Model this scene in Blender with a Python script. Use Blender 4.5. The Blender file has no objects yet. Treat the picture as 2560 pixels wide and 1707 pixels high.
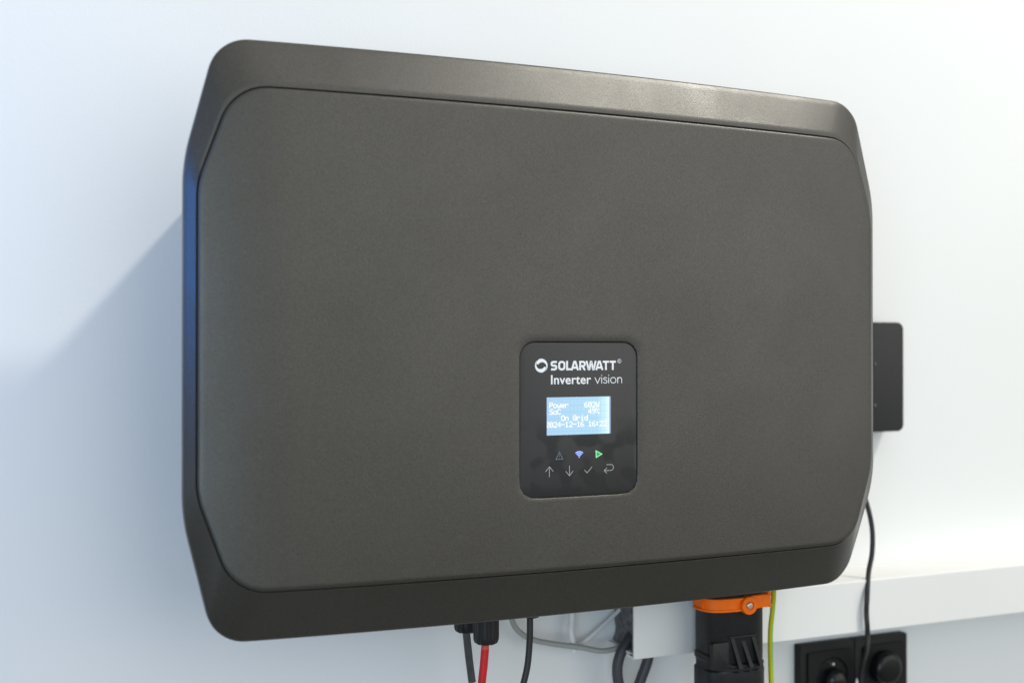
import bpy, bmesh, math, random
from mathutils import Vector, Matrix

random.seed(7)
S = bpy.context.scene
C = S.collection
rad = math.radians

# ---------------------------------------------------------------- camera, world, lamps, exposure
# x runs right along the wall, y into the wall, z up; the unit hangs with its outer rim near y = 0, the wall face is y = 0.14
WALL = 0.14
cd = bpy.data.cameras.new('camera')
cd.sensor_width = 36.0
cd.lens = 38.1
cd.clip_start = 0.05
cd.clip_end = 60.0
cd.dof.use_dof = True
cd.dof.focus_distance = 0.90
cd.dof.aperture_fstop = 3.4
cam = bpy.data.objects.new('camera', cd)
C.objects.link(cam)
cam.location = (-0.3737, -0.7937, 0.0069)
cam.rotation_euler = (rad(90.41), 0, rad(-22.05))
S.camera = cam

w = bpy.data.worlds.new('World')
S.world = w
w.use_nodes = True
bg = w.node_tree.nodes['Background']
bg.inputs[0].default_value = (1.0, 1.0, 0.98, 1)
bg.inputs[1].default_value = 0.42

def area(name, loc, aim, sx, sy, power, col, roll=0.0):
    l = bpy.data.lights.new(name, 'AREA')
    l.shape = 'RECTANGLE'
    l.size = sx
    l.size_y = sy
    l.energy = power
    l.color = col
    o = bpy.data.objects.new(name, l)
    C.objects.link(o)
    o.location = loc
    d = Vector(aim) - Vector(loc)
    q = d.to_track_quat('-Z', 'Y')
    o.rotation_euler = (q.to_matrix() @ Matrix.Rotation(roll, 3, 'Z')).to_euler()
    return o

# the ceiling panel up to the right throws the unit's shadow down to the left and glints on the top bevel;
# the rest are added, unseen sources: soft fills overhead and from both sides, and a blue light
area('ceiling_panel_lamp', (1.56, -1.16, 2.32), (0.0, 0.10, 0.1), 0.22, 0.16, 57.0, (1.0, 0.96, 0.88))
area('overhead_fill', (-0.3, -1.9, 2.7), (-0.2, 0.1, 0.0), 2.4, 1.6, 8.0, (0.97, 0.99, 1.0))  # added soft fill from above
area('room_fill', (2.6, -3.9, 1.1), (0.0, 0.1, 0.0), 6.0, 3.8, 86.0, (1.0, 1.0, 0.97))  # added large fill at the right front, brightens the panel towards the right
area('side_fill', (-1.9, -2.9, -0.1), (-0.2, 0.1, -0.1), 2.2, 1.8, 40.0, (0.62, 0.82, 1.0))  # added bluish fill from the left front, lifts the wall shadow
area('blue_rim_light', (-1.0, -0.10, 0.20), (-0.32, 0.02, 0.10), 0.13, 0.36, 2.0, (0.0, 0.25, 1.0))  # added blue source out of view, for the blue on the left rim

S.view_settings.view_transform = 'Standard'
S.view_settings.look = 'None'
S.view_settings.exposure = 0.0
S.view_settings.gamma = 1.0

# ---------------------------------------------------------------- materials
def mat(name, col, rough=0.5, metal=0.0, noise=None, bump=None, spec=0.5, coat=0.0):
    """noise = (scale, amount): grain in the colour; bump = (scale, strength, distance)"""
    m = bpy.data.materials.new(name)
    m.use_nodes = True
    nt = m.node_tree
    b = nt.nodes['Principled BSDF']
    b.inputs['Base Color'].default_value = (*col, 1)
    b.inputs['Roughness'].default_value = rough
    b.inputs['Metallic'].default_value = metal
    b.inputs['Specular IOR Level'].default_value = spec
    b.inputs['Coat Weight'].default_value = coat
    tc = nt.nodes.new('ShaderNodeTexCoord')
    if noise:
        n = nt.nodes.new('ShaderNodeTexNoise')
        n.inputs['Scale'].default_value = noise[0]
        n.inputs['Detail'].default_value = 4
        nt.links.new(tc.outputs['Object'], n.inputs['Vector'])
        r = nt.nodes.new('ShaderNodeMapRange')
        r.inputs['From Min'].default_value = 0.3
        r.inputs['From Max'].default_value = 0.7
        r.inputs['To Min'].default_value = 1 - noise[1]
        r.inputs['To Max'].default_value = 1 + noise[1]
        nt.links.new(n.outputs['Fac'], r.inputs['Value'])
        mx = nt.nodes.new('ShaderNodeVectorMath')
        mx.operation = 'SCALE'
        mx.inputs[0].default_value = col
        nt.links.new(r.outputs['Result'], mx.inputs['Scale'])
        nt.links.new(mx.outputs['Vector'], b.inputs['Base Color'])
    if bump:
        n2 = nt.nodes.new('ShaderNodeTexNoise')
        n2.inputs['Scale'].default_value = bump[0]
        n2.inputs['Detail'].default_value = 3
        nt.links.new(tc.outputs['Object'], n2.inputs['Vector'])
        bp = nt.nodes.new('ShaderNodeBump')
        bp.inputs['Strength'].default_value = bump[1]
        bp.inputs['Distance'].default_value = bump[2]
        nt.links.new(n2.outputs['Fac'], bp.inputs['Height'])
        nt.links.new(bp.outputs['Normal'], b.inputs['Normal'])
    return m

def emit(name, col, strength, base=(0.1, 0.1, 0.1)):
    m = bpy.data.materials.new(name)
    m.use_nodes = True
    b = m.node_tree.nodes['Principled BSDF']
    b.inputs['Base Color'].default_value = (*base, 1)
    b.inputs['Emission Color'].default_value = (*col, 1)
    b.inputs['Emission Strength'].default_value = strength
    b.inputs['Roughness'].default_value = 0.3
    return m

M_wall = mat('wall_paint', (0.80, 0.81, 0.80), 0.75, noise=(3.0, 0.012), bump=(420, 0.22, 0.0006))
M_coat = mat('anthracite_powder_coat', (0.0228, 0.0212, 0.0165), 0.40, noise=(1300, 0.5), bump=(1500, 0.30, 0.0004), spec=0.84)
M_groove = mat('groove_shadow_gap', (0.02, 0.02, 0.019), 0.6)
M_black = mat('black_plastic', (0.011, 0.011, 0.012), 0.45, noise=(300, 0.15), bump=(700, 0.15, 0.0003), spec=0.35)
M_blackg = mat('gloss_black_plastic', (0.006, 0.0065, 0.007), 0.26, spec=0.35)
M_box = mat('dark_grey_plastic', (0.020, 0.0205, 0.021), 0.55, noise=(900, 0.2), bump=(900, 0.3, 0.0003), spec=0.35)
M_sock = mat('black_socket_plastic', (0.009, 0.009, 0.009), 0.5, spec=0.25)
M_cable = mat('black_cable_sheath', (0.014, 0.015, 0.015), 0.45, noise=(200, 0.2))
M_cablegrey = mat('scuffed_black_sheath', (0.045, 0.048, 0.05), 0.4, noise=(120, 0.35))
M_red = mat('red_cable_sheath', (0.55, 0.012, 0.014), 0.42, noise=(160, 0.16), spec=0.35)
M_redpale = mat('pale_red_sleeve', (0.55, 0.07, 0.06), 0.45)
M_orange = mat('orange_plastic', (0.95, 0.17, 0.002), 0.5, noise=(200, 0.06), spec=0.25)
M_steel = mat('screw_steel', (0.62, 0.60, 0.57), 0.35, metal=0.9)
M_yellow = mat('yellow_sheath', (0.50, 0.47, 0.004), 0.5, spec=0.25)
M_green = mat('green_sheath', (0.05, 0.50, 0.02), 0.5, spec=0.25)
M_grey = mat('grey_cable_sheath', (0.33, 0.34, 0.32), 0.5)
M_white = mat('white_cable_sheath', (0.75, 0.76, 0.76), 0.5)
M_duct = mat('grey_conduit', (0.045, 0.046, 0.055), 0.5)
M_trunk = mat('white_trunking_plastic', (0.78, 0.78, 0.76), 0.4, noise=(6, 0.01))
M_print = mat('white_print', (0.80, 0.83, 0.86), 0.5)
M_print2 = mat('pale_print', (0.42, 0.47, 0.46), 0.5)
M_printb = mat('blue_grey_print', (0.16, 0.23, 0.29), 0.5)

# faint hand smudges and sheen changes over the coat
nt = M_coat.node_tree
b = nt.nodes['Principled BSDF']
tc = nt.nodes.new('ShaderNodeTexCoord')
n1 = nt.nodes.new('ShaderNodeTexNoise')
n1.inputs['Scale'].default_value = 14
n1.inputs['Detail'].default_value = 5
n1.inputs['Distortion'].default_value = 0.6
nt.links.new(tc.outputs['Object'], n1.inputs['Vector'])
r1 = nt.nodes.new('ShaderNodeMapRange')
r1.inputs['From Min'].default_value = 0.35
r1.inputs['From Max'].default_value = 0.68
b.inputs['Specular Tint'].default_value = (1.0, 0.985, 0.94, 1)
r1.inputs['To Min'].default_value = 0.335
r1.inputs['To Max'].default_value = 0.42
nt.links.new(n1.outputs['Fac'], r1.inputs['Value'])
nt.links.new(r1.outputs['Result'], b.inputs['Roughness'])
# powder grains glint unevenly; handling has dulled the coat in soft patches
n2 = nt.nodes.new('ShaderNodeTexNoise')
n2.inputs['Scale'].default_value = 1150
n2.inputs['Detail'].default_value = 2
nt.links.new(tc.outputs['Object'], n2.inputs['Vector'])
r2 = nt.nodes.new('ShaderNodeMapRange')
r2.inputs['From Min'].default_value = 0.32
r2.inputs['From Max'].default_value = 0.68
r2.inputs['To Min'].default_value = 0.70
r2.inputs['To Max'].default_value = 0.98
nt.links.new(n2.outputs['Fac'], r2.inputs['Value'])
n3 = nt.nodes.new('ShaderNodeTexNoise')
n3.inputs['Scale'].default_value = 9
n3.inputs['Detail'].default_value = 4
n3.inputs['Distortion'].default_value = 0.8
nt.links.new(tc.outputs['Object'], n3.inputs['Vector'])
r3 = nt.nodes.new('ShaderNodeMapRange')
r3.inputs['From Min'].default_value = 0.35
r3.inputs['From Max'].default_value = 0.60
r3.inputs['To Min'].default_value = 0.95
r3.inputs['To Max'].default_value = 1.01
nt.links.new(n3.outputs['Fac'], r3.inputs['Value'])
m3 = nt.nodes.new('ShaderNodeMath')
m3.operation = 'MULTIPLY'
nt.links.new(r2.outputs['Result'], m3.inputs[0])
nt.links.new(r3.outputs['Result'], m3.inputs[1])
nt.links.new(m3.outputs[0], b.inputs['Specular IOR Level'])

# display glass: satin black with greasy finger smudges on its lower half
M_glass = mat('display_glass', (0.019, 0.0195, 0.0195), 0.38, noise=(1400, 0.12))
nt = M_glass.node_tree
b = nt.nodes['Principled BSDF']
tc = nt.nodes.new('ShaderNodeTexCoord')
sm = nt.nodes.new('ShaderNodeTexNoise')
sm.inputs['Scale'].default_value = 55
sm.inputs['Detail'].default_value = 1.5
nt.links.new(tc.outputs['Object'], sm.inputs['Vector'])
sep = nt.nodes.new('ShaderNodeSeparateXYZ')
nt.links.new(tc.outputs['Object'], sep.inputs[0])
hz = nt.nodes.new('ShaderNodeMapRange')          # smudged only where hands reach the keys
hz.inputs['From Min'].default_value = -0.060
hz.inputs['From Max'].default_value = -0.080
nt.links.new(sep.outputs['Z'], hz.inputs['Value'])
sr = nt.nodes.new('ShaderNodeMapRange')
sr.interpolation_type = 'SMOOTHSTEP'
sr.inputs['From Min'].default_value = 0.46
sr.inputs['From Max'].default_value = 0.58
nt.links.new(sm.outputs['Fac'], sr.inputs['Value'])
mu = nt.nodes.new('ShaderNodeMath')
mu.operation = 'MULTIPLY'
nt.links.new(hz.outputs['Result'], mu.inputs[0])
nt.links.new(sr.outputs['Result'], mu.inputs[1])
spm = nt.nodes.new('ShaderNodeMapRange')
spm.inputs['To Min'].default_value = 0.5
spm.inputs['To Max'].default_value = 0.34
nt.links.new(mu.outputs[0], spm.inputs['Value'])
nt.links.new(spm.outputs['Result'], b.inputs['Specular IOR Level'])
rm = nt.nodes.new('ShaderNodeMapRange')
rm.inputs['To Min'].default_value = 0.38
rm.inputs['To Max'].default_value = 0.6
nt.links.new(mu.outputs[0], rm.inputs['Value'])
nt.links.new(rm.outputs['Result'], b.inputs['Roughness'])

# lit screen: pale blue backlight, brighter towards the LED edge, faint character cells
M_lcd = emit('lcd_backlight', (0.3, 0.6, 0.95), 1.0, (0.02, 0.02, 0.03))
nt = M_lcd.node_tree
b = nt.nodes['Principled BSDF']
tc = nt.nodes.new('ShaderNodeTexCoord')
sep = nt.nodes.new('ShaderNodeSeparateXYZ')
nt.links.new(tc.outputs['Object'], sep.inputs[0])
cr = nt.nodes.new('ShaderNodeValToRGB')
mr = nt.nodes.new('ShaderNodeMapRange')
mr.inputs['From Min'].default_value = -0.0294
mr.inputs['From Max'].default_value = 0.0258
nt.links.new(sep.outputs['X'], mr.inputs['Value'])
nt.links.new(mr.outputs['Result'], cr.inputs['Fac'])
e = cr.color_ramp.elements
e[0].position = 0.0
e[0].color = (0.40, 0.62, 0.90, 1)
e[1].position = 1.0
e[1].color = (0.90, 1.0, 1.0, 1)
x = e.new(0.10); x.color = (0.40, 0.65, 0.89, 1)
x = e.new(0.80); x.color = (0.42, 0.71, 0.90, 1)
x = e.new(0.94); x.color = (0.60, 0.90, 0.97, 1)
def cells(axis, pitch, off):
    a = nt.nodes.new('ShaderNodeMath'); a.operation = 'ADD'; a.inputs[1].default_value = off
    nt.links.new(sep.outputs[axis], a.inputs[0])
    d = nt.nodes.new('ShaderNodeMath'); d.operation = 'DIVIDE'; d.inputs[1].default_value = pitch
    nt.links.new(a.outputs[0], d.inputs[0])
    f = nt.nodes.new('ShaderNodeMath'); f.operation = 'FRACT'
    nt.links.new(d.outputs[0], f.inputs[0])
    g = nt.nodes.new('ShaderNodeMath'); g.operation = 'LESS_THAN'; g.inputs[1].default_value = 0.13
    nt.links.new(f.outputs[0], g.inputs[0])
    return g
g1 = cells('X', 0.00337, 1.0003)
g2 = cells('Z', 0.00510, 1.0004)
mxm = nt.nodes.new('ShaderNodeMath'); mxm.operation = 'MAXIMUM'
nt.links.new(g1.outputs[0], mxm.inputs[0]); nt.links.new(g2.outputs[0], mxm.inputs[1])
st = nt.nodes.new('ShaderNodeMapRange')
st.inputs['To Min'].default_value = 1.0
st.inputs['To Max'].default_value = 0.90
nt.links.new(mxm.outputs[0], st.inputs['Value'])
nt.links.new(cr.outputs['Color'], b.inputs['Emission Color'])
nt.links.new(st.outputs['Result'], b.inputs['Emission Strength'])
M_lcdtext = emit('lcd_lit_pixels', (1.0, 1.0, 1.0), 1.05)
M_lcdedge = emit('lcd_edge_strip', (0.16, 0.28, 0.50), 0.8)
M_blue = emit('blue_led', (0.42, 0.58, 1.0), 1.3)
M_blueglow = emit('blue_led_halo', (0.0, 0.06, 0.95), 0.85)
M_greenled = emit('green_led', (0.22, 1.0, 0.48), 1.4)
M_greenglow = emit('green_led_halo', (0.0, 0.62, 0.08), 0.85)

# ---------------------------------------------------------------- helpers
def tag(o, label=None, cat=None, group=None, kind=None):
    for k, v in (('label', label), ('category', cat), ('group', group), ('kind', kind)):
        if v:
            o[k] = v
    return o

def empty(name, loc, label, cat, group=None):
    o = bpy.data.objects.new(name, None)
    C.objects.link(o)
    o.location = loc
    o.empty_display_size = 0.02
    return tag(o, label, cat, group)

def build(name, V, F, m, parent=None, smooth=True, sharp=32):
    """links one mesh object; V are world coordinates"""
    off = Vector((0, 0, 0))
    p = parent
    while p is not None:
        off += Vector(p.location)
        p = p.parent
    me = bpy.data.meshes.new(name)
    me.from_pydata([tuple(Vector(v) - off) for v in V], [], F)
    me.validate()
    me.materials.append(m)
    bm = bmesh.new()
    bm.from_mesh(me)
    bmesh.ops.recalc_face_normals(bm, faces=bm.faces)
    bm.to_mesh(me)
    bm.free()
    if smooth:
        for f in me.polygons:
            f.use_smooth = True
        if sharp:
            me.set_sharp_from_angle(angle=rad(sharp))
    o = bpy.data.objects.new(name, me)
    C.objects.link(o)
    if parent is not None:
        o.parent = parent
    return o

def loft(loops, cap0=False, cap1=False):
    n = len(loops[0])
    V = [p for l in loops for p in l]
    F = []
    for i in range(len(loops) - 1):
        a, bb = i * n, (i + 1) * n
        for j in range(n):
            k = (j + 1) % n
            F.append((a + j, a + k, bb + k, bb + j))
    if cap0:
        F.append(tuple(range(n)))
    if cap1:
        F.append(tuple(range((len(loops) - 1) * n, len(loops) * n)))
    return V, F

def join(parts):
    V, F = [], []
    for v, f in parts:
        o = len(V)
        V += list(v)
        F += [tuple(i + o for i in q) for q in f]
    return V, F

def rrect(hx, hz, r, n=6, cx=0, cz=0):
    pts = []
    for (sx, sz, a0) in ((1, 1, 0), (-1, 1, 90), (-1, -1, 180), (1, -1, 270)):
        for i in range(n + 1):
            a = rad(a0 + 90 * i / n)
            pts.append((cx + sx * (hx - r) + r * math.cos(a), cz + sz * (hz - r) + r * math.sin(a)))
    return pts

def slab(x0, x1, z0, z1, y0, y1, r, bev=0.001, n=6):
    """rounded plate: front face at y0 (towards the camera), back at y1"""
    hx, hz, cx, cz = (x1 - x0) / 2, (z1 - z0) / 2, (x0 + x1) / 2, (z0 + z1) / 2
    L = []
    for (ins, y) in ((bev, y0), (bev * 0.3, y0 + bev * 0.3), (0, y0 + bev), (0, y1)):
        L.append([(x, y, z) for x, z in rrect(hx - ins, hz - ins, max(r - ins, 0.0002), n, cx, cz)])
    return loft(L, True, True)

def spline(pts, n=10):
    P = [Vector(p) for p in pts]
    P = [P[0] * 2 - P[1]] + P + [P[-1] * 2 - P[-2]]
    out = []
    for i in range(1, len(P) - 2):
        a, b_, c, d = P[i - 1], P[i], P[i + 1], P[i + 2]
        for k in range(n):
            t = k / n
            out.append(0.5 * ((2 * b_) + (c - a) * t + (2 * a - 5 * b_ + 4 * c - d) * t * t + (3 * b_ - a - 3 * c + d) * t ** 3))
    out.append(P[-2])
    return out

def frames(path):
    up = Vector((0, 1, 0.01))
    R = []
    for i, p in enumerate(path):
        t = (path[min(i + 1, len(path) - 1)] - path[max(i - 1, 0)]).normalized()
        s = up.cross(t)
        if s.length < 1e-4:
            s = Vector((1, 0, 0)).cross(t)
        s.normalize()
        R.append((s, t.cross(s).normalized()))
        up = R[-1][1]
    return R

def tube(path, r, n=14, a0=0, a1=360, squash=1.0):
    R = frames(path)
    full = abs(a1 - a0 - 360) < 1e-6
    L = []
    for p, (s, u) in zip(path, R):
        L.append([p + s * (r * math.cos(rad(a0 + (a1 - a0) * k / n))) + u * (r * squash * math.sin(rad(a0 + (a1 - a0) * k / n)))
                  for k in range(n if full else n + 1)])
    return loft(L, True, True)

def lathe_z(cx, cy, prof, n=24, ribs=0, rib_amp=0.0):
    """profile of (radius, z) turned about a vertical axis, optionally ribbed"""
    L = []
    for (r, z) in prof:
        ring = []
        for k in range(n):
            a = 2 * math.pi * k / n
            rr = r
            if ribs:
                q = (k * ribs / n) % 1.0
                rr = r - (rib_amp if q < 0.34 else 0)
            ring.append((cx + rr * math.cos(a), cy + rr * math.sin(a), z))
        L.append(ring)
    return loft(L, True, True)

def lathe_y(cx, cz, prof, n=28):
    return loft([[(cx + r * math.cos(2 * math.pi * k / n), y, cz + r * math.sin(2 * math.pi * k / n)) for k in range(n)] for r, y in prof], True, True)

# ---------------------------------------------------------------- setting
V, F = slab(-3.2, 3.2, -1.35, 2.2, WALL, WALL + 0.1, 0.01)
wall = build('wall', V, F, M_wall, None, smooth=False)
tag(wall, kind='structure')
V, F = slab(-3.2, 3.2, -4.2, WALL, 0.0, 0.1, 0.01)
fl = build('floor', [(x, z, -1.36 - y) for x, y, z in V], F, mat('grey_floor', (0.15, 0.147, 0.14), 0.6, noise=(4, 0.1)), None, smooth=False)
tag(fl, kind='structure')

# ---------------------------------------------------------------- the inverter
CZ = 0.014
inv = empty('inverter', (0, 0, CZ), 'anthracite solar inverter with tapered sides and a lit display, hung on the white wall', 'inverter')

def oct_loop(hw, hs, tx, hz, r_top, r_side, d=0.0, narc=10, nseg=30):
    """eight-cornered rounded outline (x, z), moved outwards by d"""
    P = [(tx, hz), (-tx, hz), (-hw, hs), (-hw, -hs), (-tx, -hz), (tx, -hz), (hw, -hs), (hw, hs)]
    P = [Vector(p) for p in P]
    n = len(P)
    Q = []
    for i in range(n):
        u = (P[i] - P[i - 1]).normalized()
        v = (P[(i + 1) % n] - P[i]).normalized()
        nu, nv = Vector((u.y, -u.x)), Vector((v.y, -v.x))     # outward for a counter-clockwise polygon
        bis = (nu + nv).normalized()
        Q.append(P[i] + bis * (d / bis.dot(nu)))
    out = []
    for i in range(n):
        r = (r_top if i in (0, 1, 4, 5) else r_side) + d
        u = (Q[i] - Q[i - 1]).normalized()
        v = (Q[(i + 1) % n] - Q[i]).normalized()
        turn = math.acos(max(-1, min(1, u.dot(v))))
        tl = r * math.tan(turn / 2)
        A = Q[i] - u * tl
        cen = A + Vector((-u.y, u.x)) * r
        a0 = math.atan2((A - cen).y, (A - cen).x)
        for k in range(narc + 1):
            a = a0 + turn * k / narc
            out.append(Vector((cen.x + r * math.cos(a), cen.y + r * math.sin(a))))
        # straight run to the next corner
        j = (i + 1) % n
        rj = (r_top if j in (0, 1, 4, 5) else r_side) + d
        w_ = (Q[(j + 1) % n] - Q[j]).normalized()
        tj = rj * math.tan(math.acos(max(-1, min(1, v.dot(w_)))) / 2)
        Bp = Q[j] - v * tj
        s = out[-1]
        for k in range(1, nseg):
            out.append(s + (Bp - s) * (k / nseg))
    # the long top and bottom edges are crowned by a few millimetres
    return [Vector((p.x, p.y * (1 + 0.0175 * max(0.0, 1 - (p.x / 0.275) ** 2)))) for p in out]

RIM = (0.3022, 0.126, 0.2791, 0.2149, 0.0286, 0.14)
GRV = (0.2932, 0.1100, 0.2688, 0.1784, 0.0341, 0.0632)
FY = -0.0170
def f_panel(x):
    t = max(0.0, (abs(x) - 0.225) / 0.068)
    return FY + 0.0061 * t ** 2.0
def f_rim(x):
    t = max(0.0, (abs(x) - 0.225) / 0.077)
    return -0.0040 + 0.0012 * t ** 2
def L3(loop, yf, dy=0.0):
    return [(p.x, yf(p.x) + dy, p.y + CZ) for p in loop]
def LR(loop, yf, dy=0.0):
    """rim loop: the bottom edge leans further back towards the wall than the top"""
    out = []
    for p in loop:
        k = max(0.0, min(1.0, (-p.y - 0.11) / 0.095)) ** 1.4
        out.append((p.x, (yf(p.x) if callable(yf) else yf) + dy + 0.012 * k, p.y * (1 + 0.018 * k) + CZ))
    return out

rim_l = []
rim_l.append(LR(oct_loop(*RIM, d=-0.006), 0.0085))
rim_l.append(LR(oct_loop(*RIM, d=-0.0006), 0.0085))
rim_l.append(LR(oct_loop(*RIM, d=0.0), 0.0070))
rim_l.append(LR(oct_loop(*RIM, d=0.0), f_rim, 0.0022))
rim_l.append(LR(oct_loop(*RIM, d=-0.0002), f_rim, 0.0012))
rim_l.append(LR(oct_loop(*RIM, d=-0.0008), f_rim, 0.0004))
STEP = 0.0020                      # the front panel stands this much proud of the rim around it
a_ = LR(oct_loop(*RIM, d=-0.0017), f_rim, -0.0001)
c_ = L3(oct_loop(*GRV, d=0.0012), f_panel, STEP)
rim_l.append(a_)
for t in (0.12, 0.25, 0.4, 0.55, 0.7, 0.85):
    rim_l.append([tuple(Vector(p) * (1 - t) + Vector(q) * t) for p, q in zip(a_, c_)])
rim_l.append(c_)
rim_l.append(L3(oct_loop(*GRV, d=0.0008), f_panel, STEP + 0.0002))
rim_l.append(L3(oct_loop(*GRV, d=0.0006), f_panel, STEP + 0.0006))
rim_l.append(L3(oct_loop(*GRV, d=0.0005), f_panel, STEP + 0.0030))
V, F = loft(rim_l)
build('cover_rim', V, F, M_coat, inv, sharp=50)
V, F = loft([L3(oct_loop(*GRV, d=0.0014), f_panel, 0.0046), L3(oct_loop(*GRV, d=-0.0035), f_panel, 0.0046)])
build('groove_seal', V, F, M_groove, inv)

# front panel with the opening for the display
DX, DZ = 0.0514, 0.0609            # half size of the opening
DCX, DCZ = -0.0008, -0.0484
def hole_pt(p, grow):
    """point on the rounded opening in the direction of p from its centre"""
    hx, hz_, r = DX + grow, DZ + grow, 0.0125 + grow
    d = (Vector((p.x - DCX, p.y + CZ - DCZ))).normalized()
    lo, hi = 0.0, 0.2
    for _ in range(40):
        m_ = (lo + hi) / 2
        q = d * m_
        ax, az = abs(q.x) - (hx - r), abs(q.y) - (hz_ - r)
        dist = (math.hypot(max(ax, 0), max(az, 0)) + min(max(ax, az), 0)) - r
        if dist < 0:
            lo = m_
        else:
            hi = m_
    q = d * lo
    return (DCX + q.x, DCZ + q.y)
pan = []
edge = [(-0.0003, 0.0050), (-0.0003, 0.0017), (-0.0005, 0.0010), (-0.0010, 0.00045), (-0.0017, 0.00012), (-0.0036, 0.0)]
for d, dy in edge:
    pan.append(L3(oct_loop(*GRV, d=d), f_panel, dy))
base = oct_loop(*GRV, d=-0.0036)
hole = [hole_pt(p, 0.0010) for p in base]
NR = 34
for k in range(1, NR + 1):
    t = (k / NR) ** 1.25
    row = []
    for p, h in zip(base, hole):
        x = p.x * (1 - t) + h[0] * t
        z = (p.y + CZ) * (1 - t) + h[1] * t
        row.append((x, f_panel(x), z))
    pan.append(row)
for grow, dy in ((0.0005, 0.0002), (0.0002, 0.0006), (0.0002, 0.0022)):
    pan.append([(hx_, FY + dy, hz_) for hx_, hz_ in (hole_pt(p, grow) for p in base)])
V, F = loft(pan)
build('front_panel', V, F, M_coat, inv, sharp=50)

# heat-sink housing behind the cover, down to the wall bracket
V, F = slab(-0.262, 0.262, CZ - 0.186, CZ + 0.143, 0.012, WALL - 0.001, 0.006, 0.004)
hs = build('rear_housing', V, F, M_black, inv)
# display: glass plate in the opening, everything printed on it a hair proud
GY = FY + 0.0009
V, F = slab(DCX - DX + 0.0002, DCX + DX - 0.0002, DCZ - DZ + 0.0002, DCZ + DZ - 0.0002, GY, GY + 0.003, 0.0123, 0.0003, 10)
disp = build('display_panel', V, F, M_glass, inv)

PY = GY - 0.00012
_k = [0]
def py():
    _k[0] += 1
    return PY - 0.000004 * (_k[0] % 20)

def ribbon(pts, wd, closed=False):
    """flat line of width wd through (x, z) points, mitred"""
    P = [Vector(p) for p in pts]
    n = len(P)
    y = py()
    V, F = [], []
    for i in range(n):
        a = P[i - 1] if (i > 0 or closed) else None
        c = P[(i + 1) % n] if (i < n - 1 or closed) else None
        d1 = (P[i] - a).normalized() if a is not None else None
        d2 = (c - P[i]).normalized() if c is not None else None
        d1 = d1 if d1 is not None else d2
        d2 = d2 if d2 is not None else d1
        n1, n2 = Vector((-d1.y, d1.x)), Vector((-d2.y, d2.x))
        m_ = (n1 + n2).normalized()
        k = min(1.0 / max(m_.dot(n1), 0.3), 2.6) * wd / 2
        for s in (1, -1):
            q = P[i] + m_ * (k * s)
            V.append((q.x, y, q.y))
    rng = n if closed else n - 1
    for i in range(rng):
        j = (i + 1) % n
        F.append((2 * i, 2 * j, 2 * j + 1, 2 * i + 1))
    return V, F

def arc(cx, cz, r, a0, a1, n=16, rz=None):
    rz = rz or r
    return [(cx + r * math.cos(rad(a0 + (a1 - a0) * i / n)), cz + rz * math.sin(rad(a0 + (a1 - a0) * i / n))) for i in range(n + 1)]

def text_mesh(s, bold=0.0, space=1.0):
    cu = bpy.data.curves.new('text', 'FONT')
    cu.body = s
    cu.size = 1.0
    cu.offset = bold
    cu.space_character = space
    cu.resolution_u = 6
    ob = bpy.data.objects.new('text', cu)
    C.objects.link(ob)
    dg = bpy.context.evaluated_depsgraph_get()
    me = bpy.data.meshes.new_from_object(ob.evaluated_get(dg))
    V = [(v.co.x, v.co.y) for v in me.vertices]
    F = [tuple(p.vertices) for p in me.polygons]
    bpy.data.objects.remove(ob)
    bpy.data.curves.remove(cu)
    bpy.data.meshes.remove(me)
    return V, F

def lettering(name, s, x0, x1, z0, z1, m, bold=0.0, space=1.0, parent=None):
    """text stretched to the box x0..x1, z0..z1"""
    V, F = text_mesh(s, bold, space)
    ax, bx = min(v[0] for v in V), max(v[0] for v in V)
    az, bz = min(v[1] for v in V), max(v[1] for v in V)
    y = py()
    W = [(x0 + (v[0] - ax) / (bx - ax) * (x1 - x0), y, z0 + (v[1] - az) / (bz - az) * (z1 - z0)) for v in V]
    return build(name, W, F, m, parent, smooth=False)

# ring logo: two crescents chasing each other
def logo():
    cx, cz, R = -0.03405, -0.0059, 0.0054
    parts = []
    n = 40
    for flip in (0, 180):
        y = py()
        V, F = [], []
        for i in range(n + 1):
            t = i / n
            a = rad(162 - 212 * t + flip)                  # from upper left over the top to the lower right
            ro = R * (1.0 - 0.20 * max(0.0, 1 - t / 0.28) ** 1.3)
            th = 0.30 + 0.24 * math.sin(min(1.0, t / 0.32) * math.pi / 2) if t < 0.32 else 0.54 - 0.52 * ((t - 0.32) / 0.68) ** 1.15
            ri = ro - R * th
            V.append((cx + ro * math.cos(a), y, cz + ro * math.sin(a)))
            V.append((cx + ri * math.cos(a), y, cz + ri * math.sin(a)))
        for i in range(n):
            F.append((2 * i, 2 * i + 2, 2 * i + 3, 2 * i + 1))
        parts.append((V, F))
    V, F = join(parts)
    return build('logo_ring', V, F, M_print, disp, smooth=False)
logo()
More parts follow.
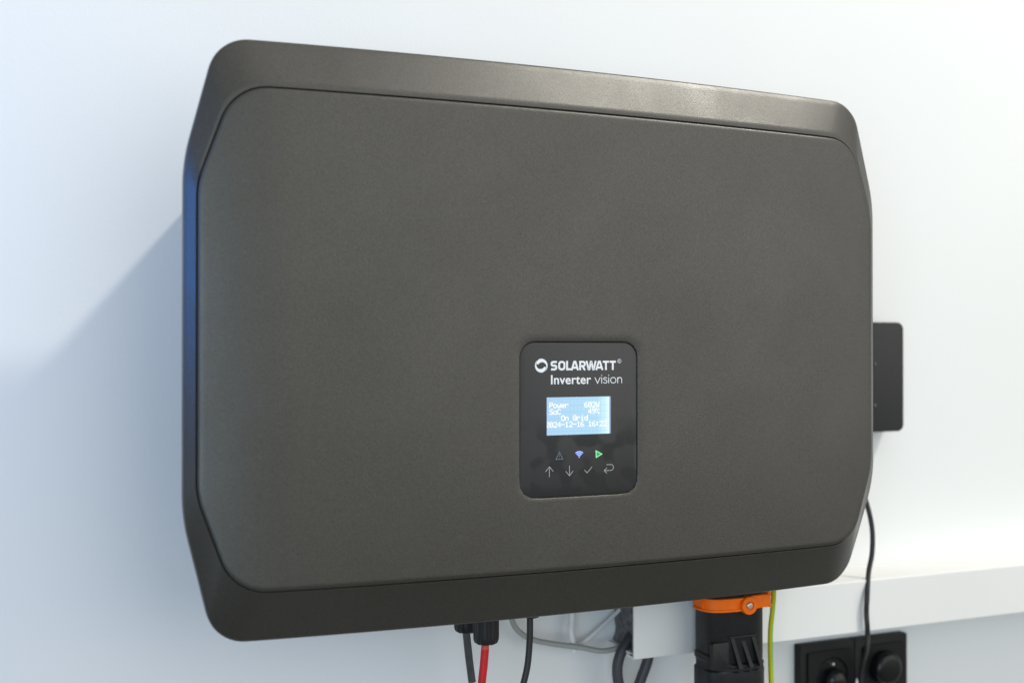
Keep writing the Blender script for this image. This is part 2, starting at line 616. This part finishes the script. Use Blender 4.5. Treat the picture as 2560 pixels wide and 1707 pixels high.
# heavy squarish capitals; each glyph is (advance, strokes) on a unit-high em, stroke weight 0.21
SW = 0.215
h_ = SW / 2
def rr_path(x0, x1, z0, z1, r):
    return (arc(x1 - r, z1 - r, r, 0, 90, 5) + arc(x0 + r, z1 - r, r, 90, 180, 5) + arc(x0 + r, z0 + r, r, 180, 270, 5) + arc(x1 - r, z0 + r, r, 270, 360, 5))
GL = {
 'S': (0.80, [([(0.70, 1 - h_)] + arc(0.33, 0.755, 0.245 - h_ + 0.10, 90, 180, 6, 0.245 - h_ + 0.001)[1:] + arc(0.36, 0.60, 0.26, 180, 262, 4, 0.105)[1:]
        + arc(0.36, 0.40, 0.26, 82, 0, 5, 0.105) + arc(0.36, 0.245, 0.26, 0, -90, 6, 0.245 - h_ + 0.001)[1:] + [(0.03, h_)], False)]),
 'O': (0.88, [(rr_path(h_ + 0.03, 0.85 - h_, h_, 1 - h_, 0.24), True)]),
 'L': (0.60, [([(h_ + 0.04, 1.0), (h_ + 0.04, h_), (0.60, h_)], False)]),
 'A': (0.92, [([(0.10, 0.0), (0.40, 1 - h_ * 0.9), (0.54, 1 - h_ * 0.9), (0.84, 0.0)], False), ([(0.23, 0.27), (0.71, 0.27)], False)]),
 'R': (0.84, [([(h_ + 0.04, 0.0), (h_ + 0.04, 1 - h_), (0.45, 1 - h_)] + arc(0.50, 0.665, 0.20, 90, -90, 8, 0.335 - h_)[1:] + [(0.26, 0.44)], False), ([(0.47, 0.38), (0.70, 0.0)], False)]),
 'W': (1.28, [([(0.10, 1.0), (0.33, h_ * 0.9), (0.43, h_ * 0.9), (0.60, 1 - h_ * 0.9), (0.68, 1 - h_ * 0.9), (0.85, h_ * 0.9), (0.95, h_ * 0.9), (1.18, 1.0)], False)]),
 'T': (0.74, [([(0.0, 1 - h_), (0.74, 1 - h_)], False), ([(0.37, 1 - SW), (0.37, 0.0)], False)]),
}
def brand(x0, x1, z0, z1):
    word = [('S', 0.0), ('O', 0.0), ('L', 0.0), ('A', -0.04), ('R', 0.0), ('W', -0.06), ('A', -0.16), ('T', -0.06), ('T', 0.06)]
    X, total = [], 0.0
    for ch, k in word:
        total += k
        X.append(total)
        total += GL[ch][0] + 0.02
    total -= 0.02
    sx, sz = (x1 - x0) / total, z1 - z0
    parts = []
    for (ch, k), ox in zip(word, X):
        for pts, closed in GL[ch][1]:
            V, F = ribbon(pts, SW, closed)
            parts.append(([((v[0] + ox) * sx + x0, v[1], v[2] * sz + z0) for v in V], F))
    V, F = join(parts)
    return build('brand_lettering', V, F, M_print, disp, smooth=False)
brand(-0.0259, 0.0314, -0.0097, -0.0023)
V, F = ribbon(arc(0.0346, -0.0026, 0.00155, 0, 360, 24)[:-1], 0.00030, True)
build('trademark_ring', V, F, M_print, disp, smooth=False)
lettering('trademark_letter', 'R', 0.0339, 0.0353, -0.0036, -0.0016, M_print, bold=-0.005, parent=disp)
lettering('model_lettering', 'Inverter', -0.0258, 0.0092, -0.0207, -0.0134, M_print, bold=0.016, space=1.03, parent=disp)
def light_word(x0, z0, xh):
    """'vision' in thin strokes; x0 left edge, z0 baseline, xh x-height"""
    w_ = 0.00058
    L = []
    u = xh
    L.append(ribbon([(x0, z0 + u), (x0 + 0.45 * u, z0 + 0.04 * u), (x0 + 0.90 * u, z0 + u)], w_))
    x = x0 + 1.16 * u
    for k in (0, 1):
        L.append(ribbon([(x, z0), (x, z0 + u)], w_))
        L.append(ribbon([(x - 0.07 * u, z0 + 1.34 * u), (x + 0.07 * u, z0 + 1.34 * u)], w_ * 1.15))
        if k == 0:
            c = x + 0.62 * u
            L.append(ribbon([(c + 0.30 * u, z0 + 0.84 * u)] + arc(c, z0 + 0.745 * u, 0.28 * u, 50, 200, 8, 0.23 * u)[1:] + arc(c + 0.01 * u, z0 + 0.29 * u, 0.30 * u, 62, -140, 9, 0.25 * u) + [(c - 0.33 * u, z0 + 0.17 * u)], w_))
            x = c + 0.60 * u
    cx = x + 0.80 * u
    L.append(ribbon(arc(cx, z0 + 0.5 * u, 0.47 * u, 0, 360, 24)[:-1], w_, True))
    x = cx + 0.78 * u
    L.append(ribbon([(x, z0), (x, z0 + u)], w_))
    L.append(ribbon([(x + w_ * 0.5, z0 + 0.62 * u)] + arc(x + 0.36 * u, z0 + 0.62 * u, 0.34 * u, 165, 0, 10) + [(x + 0.70 * u, z0)], w_))
    V, F = join(L)
    xa, xb = min(v[0] for v in V), max(v[0] for v in V)
    k = (0.0370 - 0.0124) / (xb - xa)
    V = [(0.0124 + (v[0] - xa) * k, v[1], v[2]) for v in V]
    return build('model_lettering', V, F, M_print, disp, smooth=False)
light_word(0.0124, -0.0204, 0.0048)

# screen
y = py()
SX0, SX1, SZ0, SZ1 = -0.0294, 0.0256, -0.0606, -0.0309
def quad(x0, x1, z0, z1, y):
    return [(x0, y, z0), (x1, y, z0), (x1, y, z1), (x0, y, z1)], [(0, 1, 2, 3)]
V, F = quad(SX0, SX1, SZ0, SZ1, PY)
scr = build('screen', V, F, M_lcd, disp, smooth=False)
V, F = quad(SX1, SX1 + 0.0013, SZ0, SZ1, PY)
build('screen_edge', V, F, M_lcdedge, disp, smooth=False)

FONT = {
 'P': '11110 10001 10001 11110 10000 10000 10000', 'o': '00000 00000 01110 10001 10001 10001 01110',
 'w': '00000 00000 10001 10001 10101 10101 01010', 'e': '00000 00000 01110 10001 11111 10000 01110',
 'r': '00000 00000 10110 11001 10000 10000 10000', 'S': '01111 10000 10000 01110 00001 00001 11110',
 'C': '01110 10001 10000 10000 10000 10001 01110', 'O': '01110 10001 10001 10001 10001 10001 01110',
 'n': '00000 00000 10110 11001 10001 10001 10001', 'G': '01110 10001 10000 10111 10001 10001 01111',
 'i': '00100 00000 01100 00100 00100 00100 01110', 'd': '00001 00001 01101 10011 10001 10001 01111',
 '0': '01110 10001 10011 10101 11001 10001 01110', '1': '00100 01100 00100 00100 00100 00100 01110',
 '2': '01110 10001 00001 00010 00100 01000 11111', '4': '00010 00110 01010 10010 11111 00010 00010',
 '6': '00110 01000 10000 11110 10001 10001 01110', '9': '01110 10001 10001 01111 00001 00010 01100',
 'W': '10001 10001 10001 10101 10101 10101 01010', '%': '11000 11001 00010 00100 01000 10011 00011',
 '-': '00000 00000 00000 11111 00000 00000 00000', ':': '00000 01100 01100 00000 01100 01100 00000',
}
def lcd_row(cells_, ztop):
    """cells_: (column, character); 5 x 7 dots, columns 3.37 mm apart"""
    V, F = [], []
    y = PY - 0.00005
    pitch, dot, dz = 0.003370, 0.000610, 0.000610
    x00 = -0.02705 - pitch
    for col, ch in cells_:
        for r, row in enumerate(FONT[ch].split()):
            for c, bit in enumerate(row):
                if bit == '1':
                    x = x00 + col * pitch + c * dot
                    z = ztop - r * dz
                    if x < SX0 - 0.0001:
                        continue
                    o = len(V)
                    V += [(x - 0.00003, y, z - dz * 1.05), (x + dot * 1.08, y, z - dz * 1.05), (x + dot * 1.08, y, z), (x - 0.00003, y, z)]
                    # dots overlap by a hair: step every second one back
                    if (r + c) % 2:
                        V[o:o + 4] = [(a, y - 0.000006, c2) for a, _, c2 in V[o:o + 4]]
                    F.append((o, o + 1, o + 2, o + 3))
    o = build('screen_text', V, F, M_lcdtext, scr_parent, smooth=False)
    return o
scr_parent = disp
def cellsof(s, c0):
    return [(c0 + i, ch) for i, ch in enumerate(s) if ch != ' ']
ZR = [-0.0350, -0.0401, -0.0452, -0.0502]
for txt, c0, zt in (('Power', 1, ZR[0]), ('602W', 10, ZR[0]), ('SoC', 1, ZR[1]), ('49%', 11, ZR[1])):
    lcd_row(cellsof(txt, c0), zt)
lcd_row(cellsof('On Grid', 4), ZR[2])
lcd_row(cellsof('2024-12-16 16:22', 0), ZR[3])

# status lights and keys
LW = 0.00042
V, F = join([ribbon([(-0.0185, -0.0741), (-0.02155, -0.0796), (-0.0155, -0.0796)], LW, True),
             ribbon([(-0.0185, -0.0763), (-0.0185, -0.0779)], 0.0003), ribbon([(-0.0185, -0.0783), (-0.0185, -0.0786)], 0.0003)])
build('warning_icon', V, F, M_printb, disp, smooth=False)
def wifi(ex, m, name):
    wx, wz = -0.00125, -0.0789
    rr = []
    for i, r in enumerate((0.0019, 0.0033, 0.0047)):
        rr.append(ribbon(arc(wx, wz, r, 48 - ex * 6000, 132 + ex * 6000, 16), 0.00056 + ex))
    V, F = join(rr)
    y = py() + (0.00006 if ex else 0)
    ring = arc(wx, wz + 0.0003, 0.00040 + ex * 0.5, 0, 360, 14)[:-1]
    o = len(V)
    V += [(a, y, c) for a, c in ring]
    F.append(tuple(range(o, o + len(ring))))
    if ex:
        V = [(a, b_ + 0.00009, c) for a, b_, c in V]
    return build(name, V, F, m, disp, smooth=False)
wifi(0.0005, M_blueglow, 'wifi_halo')
wifi(0.0, M_blue, 'wifi_icon')
tri = [(0.0138, -0.0744), (0.0184, -0.0768), (0.0140, -0.0791)]
y = PY - 0.00001
build('play_backlight', [(0.0139, y, -0.0745), (0.0183, y, -0.0768), (0.0141, y, -0.0790)], [(0, 1, 2)], emit('green_backlight', (0.0, 0.30, 0.04), 0.7), disp, smooth=False)
V, F = ribbon(tri, 0.0012, True)
V = [(a, b_ + 0.00009, c) for a, b_, c in V]
build('play_halo', V, F, M_greenglow, disp, smooth=False)
V, F = ribbon(tri, 0.00052, True)
build('play_icon', V, F, M_greenled, disp, smooth=False)
KW = 0.00042
def key(name, *lines):
    V, F = join([ribbon(l, KW) for l in lines])
    return build(name, V, F, M_print2, disp, smooth=False)
key('up_arrow', [(-0.0271, -0.0933), (-0.0271, -0.0855)], [(-0.0304, -0.0889), (-0.0271, -0.0852), (-0.0238, -0.0889)])
key('down_arrow', [(-0.0098, -0.0850), (-0.0098, -0.0925)], [(-0.0131, -0.0892), (-0.0098, -0.0929), (-0.0065, -0.0892)])
key('tick_mark', [(0.0032, -0.0888), (0.0057, -0.0913), (0.0100, -0.0867)])
key('return_arrow', [(0.0228, -0.0855), (0.0268, -0.0855)] + arc(0.0268, -0.08785, 0.00235, 90, -90, 12)[1:] + [(0.0212, -0.0902)],
    [(0.0234, -0.0879), (0.0208, -0.0902), (0.0234, -0.0925)])

# ---------------------------------------------------------------- grey box on the wall, right of the inverter
V, F = slab(0.345, 0.4405, -0.0795, 0.0352, 0.113, WALL, 0.0075, 0.0012, 8)
M_boxscrew = mat('dull_screw', (0.10, 0.10, 0.10), 0.6)
bx = build('wall_box', V, F, M_box)
tag(bx, 'flat dark grey box with rounded corners, half hidden behind the edge of the inverter', 'box')
for z in (-0.0085, -0.0515):
    V, F = lathe_y(0.4022, z, [(0.0016, 0.113), (0.0016, 0.1122), (0.001, 0.1118)], 14)
    build('screw', V, F, M_boxscrew, bx)

# ---------------------------------------------------------------- cable trunking along the wall
tr = empty('cable_trunking', (0.1, 0.11, -0.25), 'white plastic cable trunking running along the wall behind the inverter', 'trunking')
TY, TT, TB = 0.080, -0.2238, -0.2755
def boxm(x0, x1, y0, y1, z0, z1):
    V = [(x, y, z) for x in (x0, x1) for y in (y0, y1) for z in (z0, z1)]
    return V, [(0, 1, 3, 2), (4, 6, 7, 5), (0, 4, 5, 1), (2, 3, 7, 6), (0, 2, 6, 4), (1, 5, 7, 3)]
def bevbox(x0, x1, prof):
    """profile of (y, z) swept along x"""
    return loft([[(x0, a, c) for a, c in prof], [(x1, a, c) for a, c in prof]], True, True)
t = 0.0022
lid_prof = [(TY + 0.012, TT), (TY + 0.0012, TT), (TY + 0.0004, TT - 0.0004), (TY, TT - 0.0012), (TY, TB + 0.0012), (TY + 0.0004, TB + 0.0004), (TY + 0.0012, TB),
            (TY + 0.012, TB), (TY + 0.012, TB + t), (TY + t, TB + t), (TY + t, TT - t), (TY + 0.012, TT - t)]
V, F = bevbox(0.100, 3.1, lid_prof)
build('lid', V, F, M_trunk, tr, sharp=25)
e_ = 0.0006
V, F = join([boxm(0.104, 3.1, TY + 0.0125, WALL, TT - e_ - t, TT - e_), boxm(0.104, 3.1, TY + 0.0125, WALL, TB + e_, TB + e_ + t)])
build('channel', V, F, M_trunk, tr, smooth=False)
# ragged dark sheet standing in for the shade inside the open end
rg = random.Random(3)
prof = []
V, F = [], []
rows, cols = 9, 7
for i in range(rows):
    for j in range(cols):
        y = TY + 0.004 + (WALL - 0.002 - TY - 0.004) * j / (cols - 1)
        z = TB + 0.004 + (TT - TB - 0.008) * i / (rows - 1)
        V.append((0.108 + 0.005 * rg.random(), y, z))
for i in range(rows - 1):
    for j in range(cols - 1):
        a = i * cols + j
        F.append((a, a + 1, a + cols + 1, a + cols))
build('end_shade', V, F, mat('end_shade_grey', (0.13, 0.125, 0.125), 0.9, noise=(200, 0.4)), tr)

# ---------------------------------------------------------------- cables near the wall
def cable(name, pts, r, m, label, cat='cable', group=None, n=12, squash=1.0, nn=10):
    V, F = tube(spline(pts, nn), r, n, squash=squash)
    o = build(name, V, F, m, None, sharp=60)
    return tag(o, label, cat, group)
cable('grey_cable', [(-0.0075, 0.118, -0.205), (-0.0060, 0.120, -0.225), (-0.0016, 0.122, -0.2424), (0.0062, 0.122, -0.2522), (0.0181, 0.121, -0.2590), (0.0362, 0.120, -0.2641),
                     (0.0647, 0.119, -0.2702), (0.090, 0.116, -0.2752), (0.118, 0.112, -0.268)], 0.0026, M_grey,
      'thin grey cable sagging in a loop from the inverter to the open trunking end')
V, F = join([tube(spline([(0.063, 0.130, -0.2), (0.0600, 0.128, -0.2420), (0.0582, 0.126, -0.2540), (0.0590, 0.125, -0.2650), (0.0610, 0.125, -0.2750)], 8), 0.0030, 12),
             tube(spline([(0.0615, 0.129, -0.2752), (0.0671, 0.1295, -0.2725), (0.0880, 0.130, -0.2592), (0.1136, 0.131, -0.2408), (0.135, 0.132, -0.222)], 8), 0.0019, 12)])
o = build('white_cable', V, F, M_white, None, sharp=60)
tag(o, 'white cable bent into a narrow V close to the wall below the inverter', 'cable')
cable('conduit', [(0.128, 0.112, -0.250), (0.1150, 0.110, -0.2600), (0.1040, 0.108, -0.2715), (0.0985, 0.108, -0.2837), (0.0975, 0.108, -0.2960), (0.1002, 0.108, -0.3100), (0.106, 0.108, -0.330)], 0.0050, M_duct,
      'thick dark grey cable bending out of the open trunking end and downward', 'cable')
cable('conduit', [(0.1400, 0.112, -0.266), (0.1335, 0.111, -0.2800), (0.1290, 0.110, -0.2915), (0.1235, 0.110, -0.3040), (0.117, 0.110, -0.320), (0.110, 0.110, -0.340)], 0.0050, M_duct,
      'thick dark grey cable slanting down from under the white trunking', 'cable')

# ---------------------------------------------------------------- cables plugged into the underside
def gland(cx, cy, ztop, zbot, r, parent, squash=1.0):
    prof = [(r * 0.9, ztop), (r, ztop - 0.001), (r, zbot + 0.0065), (r * 0.985, zbot + 0.0035), (r * 0.90, zbot + 0.0012), (r * 0.72, zbot), (r * 0.4, zbot)]
    V, F = lathe_z(cx, cy, prof, 72, 12, 0.0006)
    return build('gland_nut', V, F, M_black, parent, sharp=28)

rd = empty('red_solar_cable', (-0.0609, 0.035, -0.233), 'bright red cable hanging from a ribbed black gland nut under the inverter', 'cable', None)
gland(-0.0608, 0.035, -0.168, -0.2326, 0.0106, rd)
V, F = tube(spline([(-0.0613, 0.035, -0.228), (-0.0616, 0.035, -0.2335), (-0.0618, 0.035, -0.2372)], 6), 0.00325, 16)
build('pale_sleeve', V, F, M_redpale, rd, sharp=60)
V, F = tube(spline([(-0.0617, 0.035, -0.2368), (-0.0630, 0.035, -0.2512), (-0.0647, 0.035, -0.2663), (-0.067, 0.035, -0.30), (-0.069, 0.035, -0.36)], 10), 0.00330, 16)
build('sheath', V, F, M_red, rd, sharp=60)

bk = empty('black_solar_cable', (-0.0655, 0.07, -0.231), 'short scuffed black cable end hanging from a gland nut behind the red cable', 'cable', None)
gland(-0.0653, 0.070, -0.168, -0.2311, 0.0106, bk)
V, F = tube(spline([(-0.0655, 0.07, -0.225), (-0.0654, 0.07, -0.2318), (-0.0632, 0.07, -0.2523), (-0.0603, 0.07, -0.2738)], 10), 0.00325, 16)
build('sheath', V, F, M_cablegrey, bk, sharp=60)
V, F = tube(spline([(-0.0604, 0.07, -0.2730), (-0.0598, 0.07, -0.2775), (-0.059, 0.07, -0.283)], 6), 0.0031, 16)
build('white_end', V, F, M_white, bk, sharp=60)

ck = empty('black_cable', (-0.0156, 0.05, -0.218), 'plain black cable dropping from a flat gland at the middle of the inverter underside', 'cable', None)
V, F = lathe_z(-0.0146, 0.05, [(0.0075, -0.168), (0.0076, -0.2155), (0.0068, -0.2185), (0.005, -0.2192)], 32)
build('gland_nut', V, F, M_black, ck, sharp=28)
V, F = tube(spline([(-0.0156, 0.05, -0.215), (-0.0156, 0.05, -0.2240), (-0.0159, 0.05, -0.2386), (-0.0178, 0.05, -0.2586), (-0.0218, 0.05, -0.2749), (-0.028, 0.05, -0.295), (-0.04, 0.05, -0.33)], 10), 0.00275, 16)
build('sheath', V, F, M_cable, ck, sharp=60)

# ---------------------------------------------------------------- mains connector
ac = empty('mains_connector', (0.18, 0.06, -0.25), 'bulky black plug with an orange locking strap under the inverter', 'connector')
ACX, ACY = 0.1856, 0.056
def sup(hx, hy, e, z, n=56, cx=ACX, cy=ACY):
    out = []
    for k in range(n):
        a = 2 * math.pi * k / n
        c, s = math.cos(a), math.sin(a)
        out.append((cx + hx * math.copysign(abs(c) ** (2 / e), c), cy + hy * math.copysign(abs(s) ** (2 / e), s), z))
    return out
HX, HY, EX = 0.0312, 0.018, 3.2
V, F = loft([sup(HX, HY, EX, -0.160), sup(HX, HY, EX, -0.2755), sup(HX * 0.985, HY * 0.97, EX, -0.2765)], True, True)
build('shell', V, F, M_black, ac, sharp=30)
def tilt(hx, hy, z, k):
    """ring whose left side climbs towards the back, as the bayonet collar does"""
    return [(x, y, z + k * max(0.0, (ACX - 0.006 - x)) ) for x, y, z in sup(hx, hy, EX, z)]
V, F = loft([tilt(HX * 0.99, HY * 0.99, -0.2775, 0.42), tilt(HX * 1.03, HY * 1.06, -0.2785, 0.42), tilt(HX * 1.03, HY * 1.06, -0.2805, 0.30), tilt(HX * 0.99, HY * 0.98, -0.2815, 0.28),
             tilt(HX * 0.99, HY * 0.98, -0.2835, 0.12), tilt(HX * 1.035, HY * 1.08, -0.2845, 0.08), sup(HX * 1.035, HY * 1.08, EX, -0.2990), sup(HX * 0.95, HY * 0.95, EX, -0.3060),
             sup(HX * 0.90, HY * 0.9, EX, -0.34)], True, True)
build('collar', V, F, M_black, ac, sharp=30)
yf = ACY - HY
for x, top in ((0.1752, -0.2530), (0.1868, -0.2565), (0.1975, -0.2530)):
    V = []
    for dx in (0.0, 0.0038):
        V += [(x + dx, yf + 0.004, top), (x + dx, yf - 0.0002, top), (x + dx + 0.0068, yf - 0.0042, -0.2800), (x + dx + 0.0068, yf + 0.004, -0.2800)]
    F = [(0, 1, 2, 3), (4, 7, 6, 5), (0, 4, 5, 1), (1, 5, 6, 2), (2, 6, 7, 3), (0, 3, 7, 4)]
    build('fin', V, F, M_black, ac, smooth=False)
V, F = slab(0.1735, 0.2035, -0.2535, -0.2515, yf - 0.0010, yf + 0.004, 0.001, 0.0005)
build('fin_ledge', V, F, M_black, ac)
V, F = slab(0.1560, 0.1735, -0.2800, -0.2560, yf - 0.0006, yf + 0.004, 0.002, 0.0005)
build('grip_pad', V, F, M_black, ac)
# strap: follows the front of the shell
def strap_path(n=40):
    out = []
    for k in range(n + 1):
        a = math.pi - 0.25 + (math.pi * 0.90 + 0.35) * k / n
        c, s = math.cos(a), math.sin(a)
        out.append((ACX + (HX + 0.0005) * math.copysign(abs(c) ** (2 / EX), c), ACY + (HY + 0.0005) * math.copysign(abs(s) ** (2 / EX), s)))
    return out
sp = [Vector(p) for p in strap_path()]
def strap(z0, z1, t0, t1, i0=0, i1=None):
    P = sp[i0:i1]
    L = []
    for i, p in enumerate(P):
        d = (P[min(i + 1, len(P) - 1)] - P[max(i - 1, 0)]).normalized()
        nrm = Vector((d.y, -d.x))
        a, b_ = p + nrm * t0, p + nrm * t1
        L.append([(a.x, a.y, z0), (b_.x, b_.y, z0 + 0.0003), (b_.x, b_.y, z1 - 0.0003), (a.x, a.y, z1)])
    return loft(L, True, True)
V, F = join([strap(-0.2284, -0.2172, 0.0, 0.0020), strap(-0.2288, -0.2264, 0.0, 0.0034, 1, 27), strap(-0.2188, -0.2166, 0.0, 0.0034, 1, 27),
             strap(-0.2266, -0.2186, 0.0, 0.0034, 24, 27), strap(-0.2264, -0.2188, 0.0, 0.0034, 6, 8)])
lt = build('locking_strap', V, F, M_orange, ac, sharp=30)
V, F = slab(0.1950, 0.2165, -0.2275, -0.2160, yf - 0.0030, yf + 0.008, 0.001, 0.0006)
V2, F2 = slab(0.2150, 0.2188, -0.2280, -0.2247, yf - 0.0020, yf + 0.008, 0.001, 0.0005)
V3, F3 = slab(0.2145, 0.2180, -0.2180, -0.2135, yf - 0.0020, yf + 0.008, 0.0015, 0.0005)
V, F = join([(V, F), (V2, F2), (V3, F3)])
build('strap_tongue', V, F, M_orange, ac)
V, F = lathe_y(0.1920, -0.2238, [(0.0082, yf + 0.002), (0.0082, yf - 0.0056), (0.0076, yf - 0.0063), (0.0042, yf - 0.0063), (0.0040, yf - 0.0050), (0.0010, yf - 0.0049)])
build('strap_hinge', V, F, M_orange, ac, sharp=30)
V, F = lathe_y(0.1916, -0.2236, [(0.0029, yf - 0.0045), (0.0029, yf - 0.0066), (0.0022, yf - 0.0072), (0.0011, yf - 0.0073), (0.0009, yf - 0.0064), (0.0002, yf - 0.0064)], 18)
build('screw', V, F, M_steel, ac, sharp=30)

# earth wire: yellow sheath with a green stripe
ew = empty('earth_wire', (0.2285, 0.05, -0.22), 'yellow and green earth wire hanging beside the orange strapped plug', 'wire')
ep = spline([(0.2310, 0.05, -0.18), (0.2304, 0.05, -0.2170), (0.2292, 0.05, -0.2335), (0.2269, 0.05, -0.2519), (0.2265, 0.05, -0.2703), (0.2275, 0.05, -0.3038), (0.229, 0.05, -0.34)], 8)
def halftube(path, r, a0, a1, n):
    L = []
    for p in path:
        L.append([(p.x + r * math.cos(rad(a0 + (a1 - a0) * k / n)), p.y + r * math.sin(rad(a0 + (a1 - a0) * k / n)), p.z) for k in range(n + 1)])
    V = [q for l in L for q in l]
    F = []
    m_ = n + 1
    for i in range(len(L) - 1):
        for j in range(n):
            F.append((i * m_ + j, i * m_ + j + 1, (i + 1) * m_ + j + 1, (i + 1) * m_ + j))
    return V, F
V, F = halftube(ep, 0.0023, -250, -82, 12)
build('yellow_sheath', V, F, M_yellow, ew)
V, F = halftube(ep, 0.0023, -82, 110, 12)
build('green_stripe', V, F, M_green, ew)

# ---------------------------------------------------------------- sockets under the trunking
so = empty('double_socket', (0.389, WALL, -0.34), 'black double wall socket directly under the white trunking', 'socket')
SY = 0.1285
def plate_with_hole(x0, x1, z0, z1, cx, cz, r, y, depth, n=48):
    """square plate face with a round sunk well"""
    out = []
    for k in range(n):
        a = 2 * math.pi * (k + 0.5) / n
        c, s = math.cos(a), math.sin(a)
        kx = ((x1 if c > 0 else x0) - cx) / c if abs(c) > 1e-9 else 1e9
        kz = ((z1 if s > 0 else z0) - cz) / s if abs(s) > 1e-9 else 1e9
        q = min(kx, kz)
        out.append((cx + c * q, cz + s * q))
    circ = lambda rr, yy: [(cx + rr * math.cos(2 * math.pi * (k + 0.5) / n), yy, cz + rr * math.sin(2 * math.pi * (k + 0.5) / n)) for k in range(n)]
    L = [[(a, y + 0.0015, c) for a, c in out], [(a, y, c) for a, c in out], circ(r + 0.0008, y), circ(r, y + 0.0008), circ(r * 0.97, y + depth)]
    return loft(L, False, True)
cells_x = ((0.3200, 0.3888), (0.3893, 0.4590))
for x0, x1 in cells_x:
    V, F = slab(x0, x1, -0.3680, -0.2978, SY + 0.0012, WALL, 0.0015, 0.0008)
    build('frame', V, F, M_sock, so)
for x0, x1, hx_ in ((0.3285, 0.3845, 0.3590), (0.3990, 0.4550, 0.4265)):
    V, F = plate_with_hole(x0, x1, -0.3650, -0.3055, hx_, -0.3330, 0.0198, SY - 0.0012, 0.0022)
    build('socket_insert', V, F, M_sock, so, sharp=30)
V, F = lathe_y(0.3590, -0.333, [(0.0188, SY + 0.0008), (0.0185, SY + 0.0005), (0.0184, SY + 0.0007), (0.003, SY + 0.0008)], 32)
build('socket_well', V, F, M_blackg, so, sharp=30)
V, F = slab(0.3565, 0.3597, -0.3208, -0.3180, SY - 0.0042, SY + 0.001, 0.0012, 0.0006)
build('earth_contact', V, F, M_steel, so)
V, F = lathe_y(0.3600, -0.3360, [(0.0125, SY + 0.001), (0.0122, SY - 0.006), (0.0105, SY - 0.0095), (0.006, SY - 0.0118), (0.001, SY - 0.0124)], 28)
pl0 = build('blanking_plug', V, F, M_blackg, None, sharp=40)
tag(pl0, 'small domed glossy black plug in the socket nearer the orange strapped plug', 'plug')
V, F = lathe_y(0.4240, -0.3290, [(0.0172, SY - 0.001), (0.0172, SY - 0.0085), (0.0164, SY - 0.0115), (0.0142, SY - 0.0138), (0.0110, SY - 0.0145), (0.001, SY - 0.0146)], 36)
pl1 = build('round_plug', V, F, M_blackg, None, sharp=60)
tag(pl1, 'large round glossy black plug in the socket farther from the orange strapped plug', 'plug')

V, F = loft([[(0.3822 + r * math.cos(2 * math.pi * k / 14), 0.118 + r * math.sin(2 * math.pi * k / 14), z) for k in range(14)]
             for r, z in ((0.0002, -0.3345), (0.0009, -0.3365), (0.0019, -0.3415), (0.0021, -0.3460), (0.0021, -0.375))], True, True)
tp = build('white_tip', V, F, M_white, None, sharp=60)
tag(tp, 'small pointed white plastic tip sticking up between the two black sockets', 'cable tie')

cable('power_cable', [(0.370, 0.100, -0.115), (0.3720, 0.094, -0.140), (0.3748, 0.089, -0.1605), (0.3765, 0.087, -0.1789), (0.3750, 0.086, -0.1991), (0.3680, 0.083, -0.2180),
                      (0.3600, 0.0755, -0.2388), (0.3590, 0.0755, -0.2546), (0.3615, 0.0768, -0.2748), (0.3800, 0.100, -0.3000), (0.3880, 0.115, -0.3180), (0.3890, 0.120, -0.340), (0.388, 0.120, -0.38)], 0.0025, M_cable,
      'thin black cable curving down over the trunking to the black sockets', 'cable')
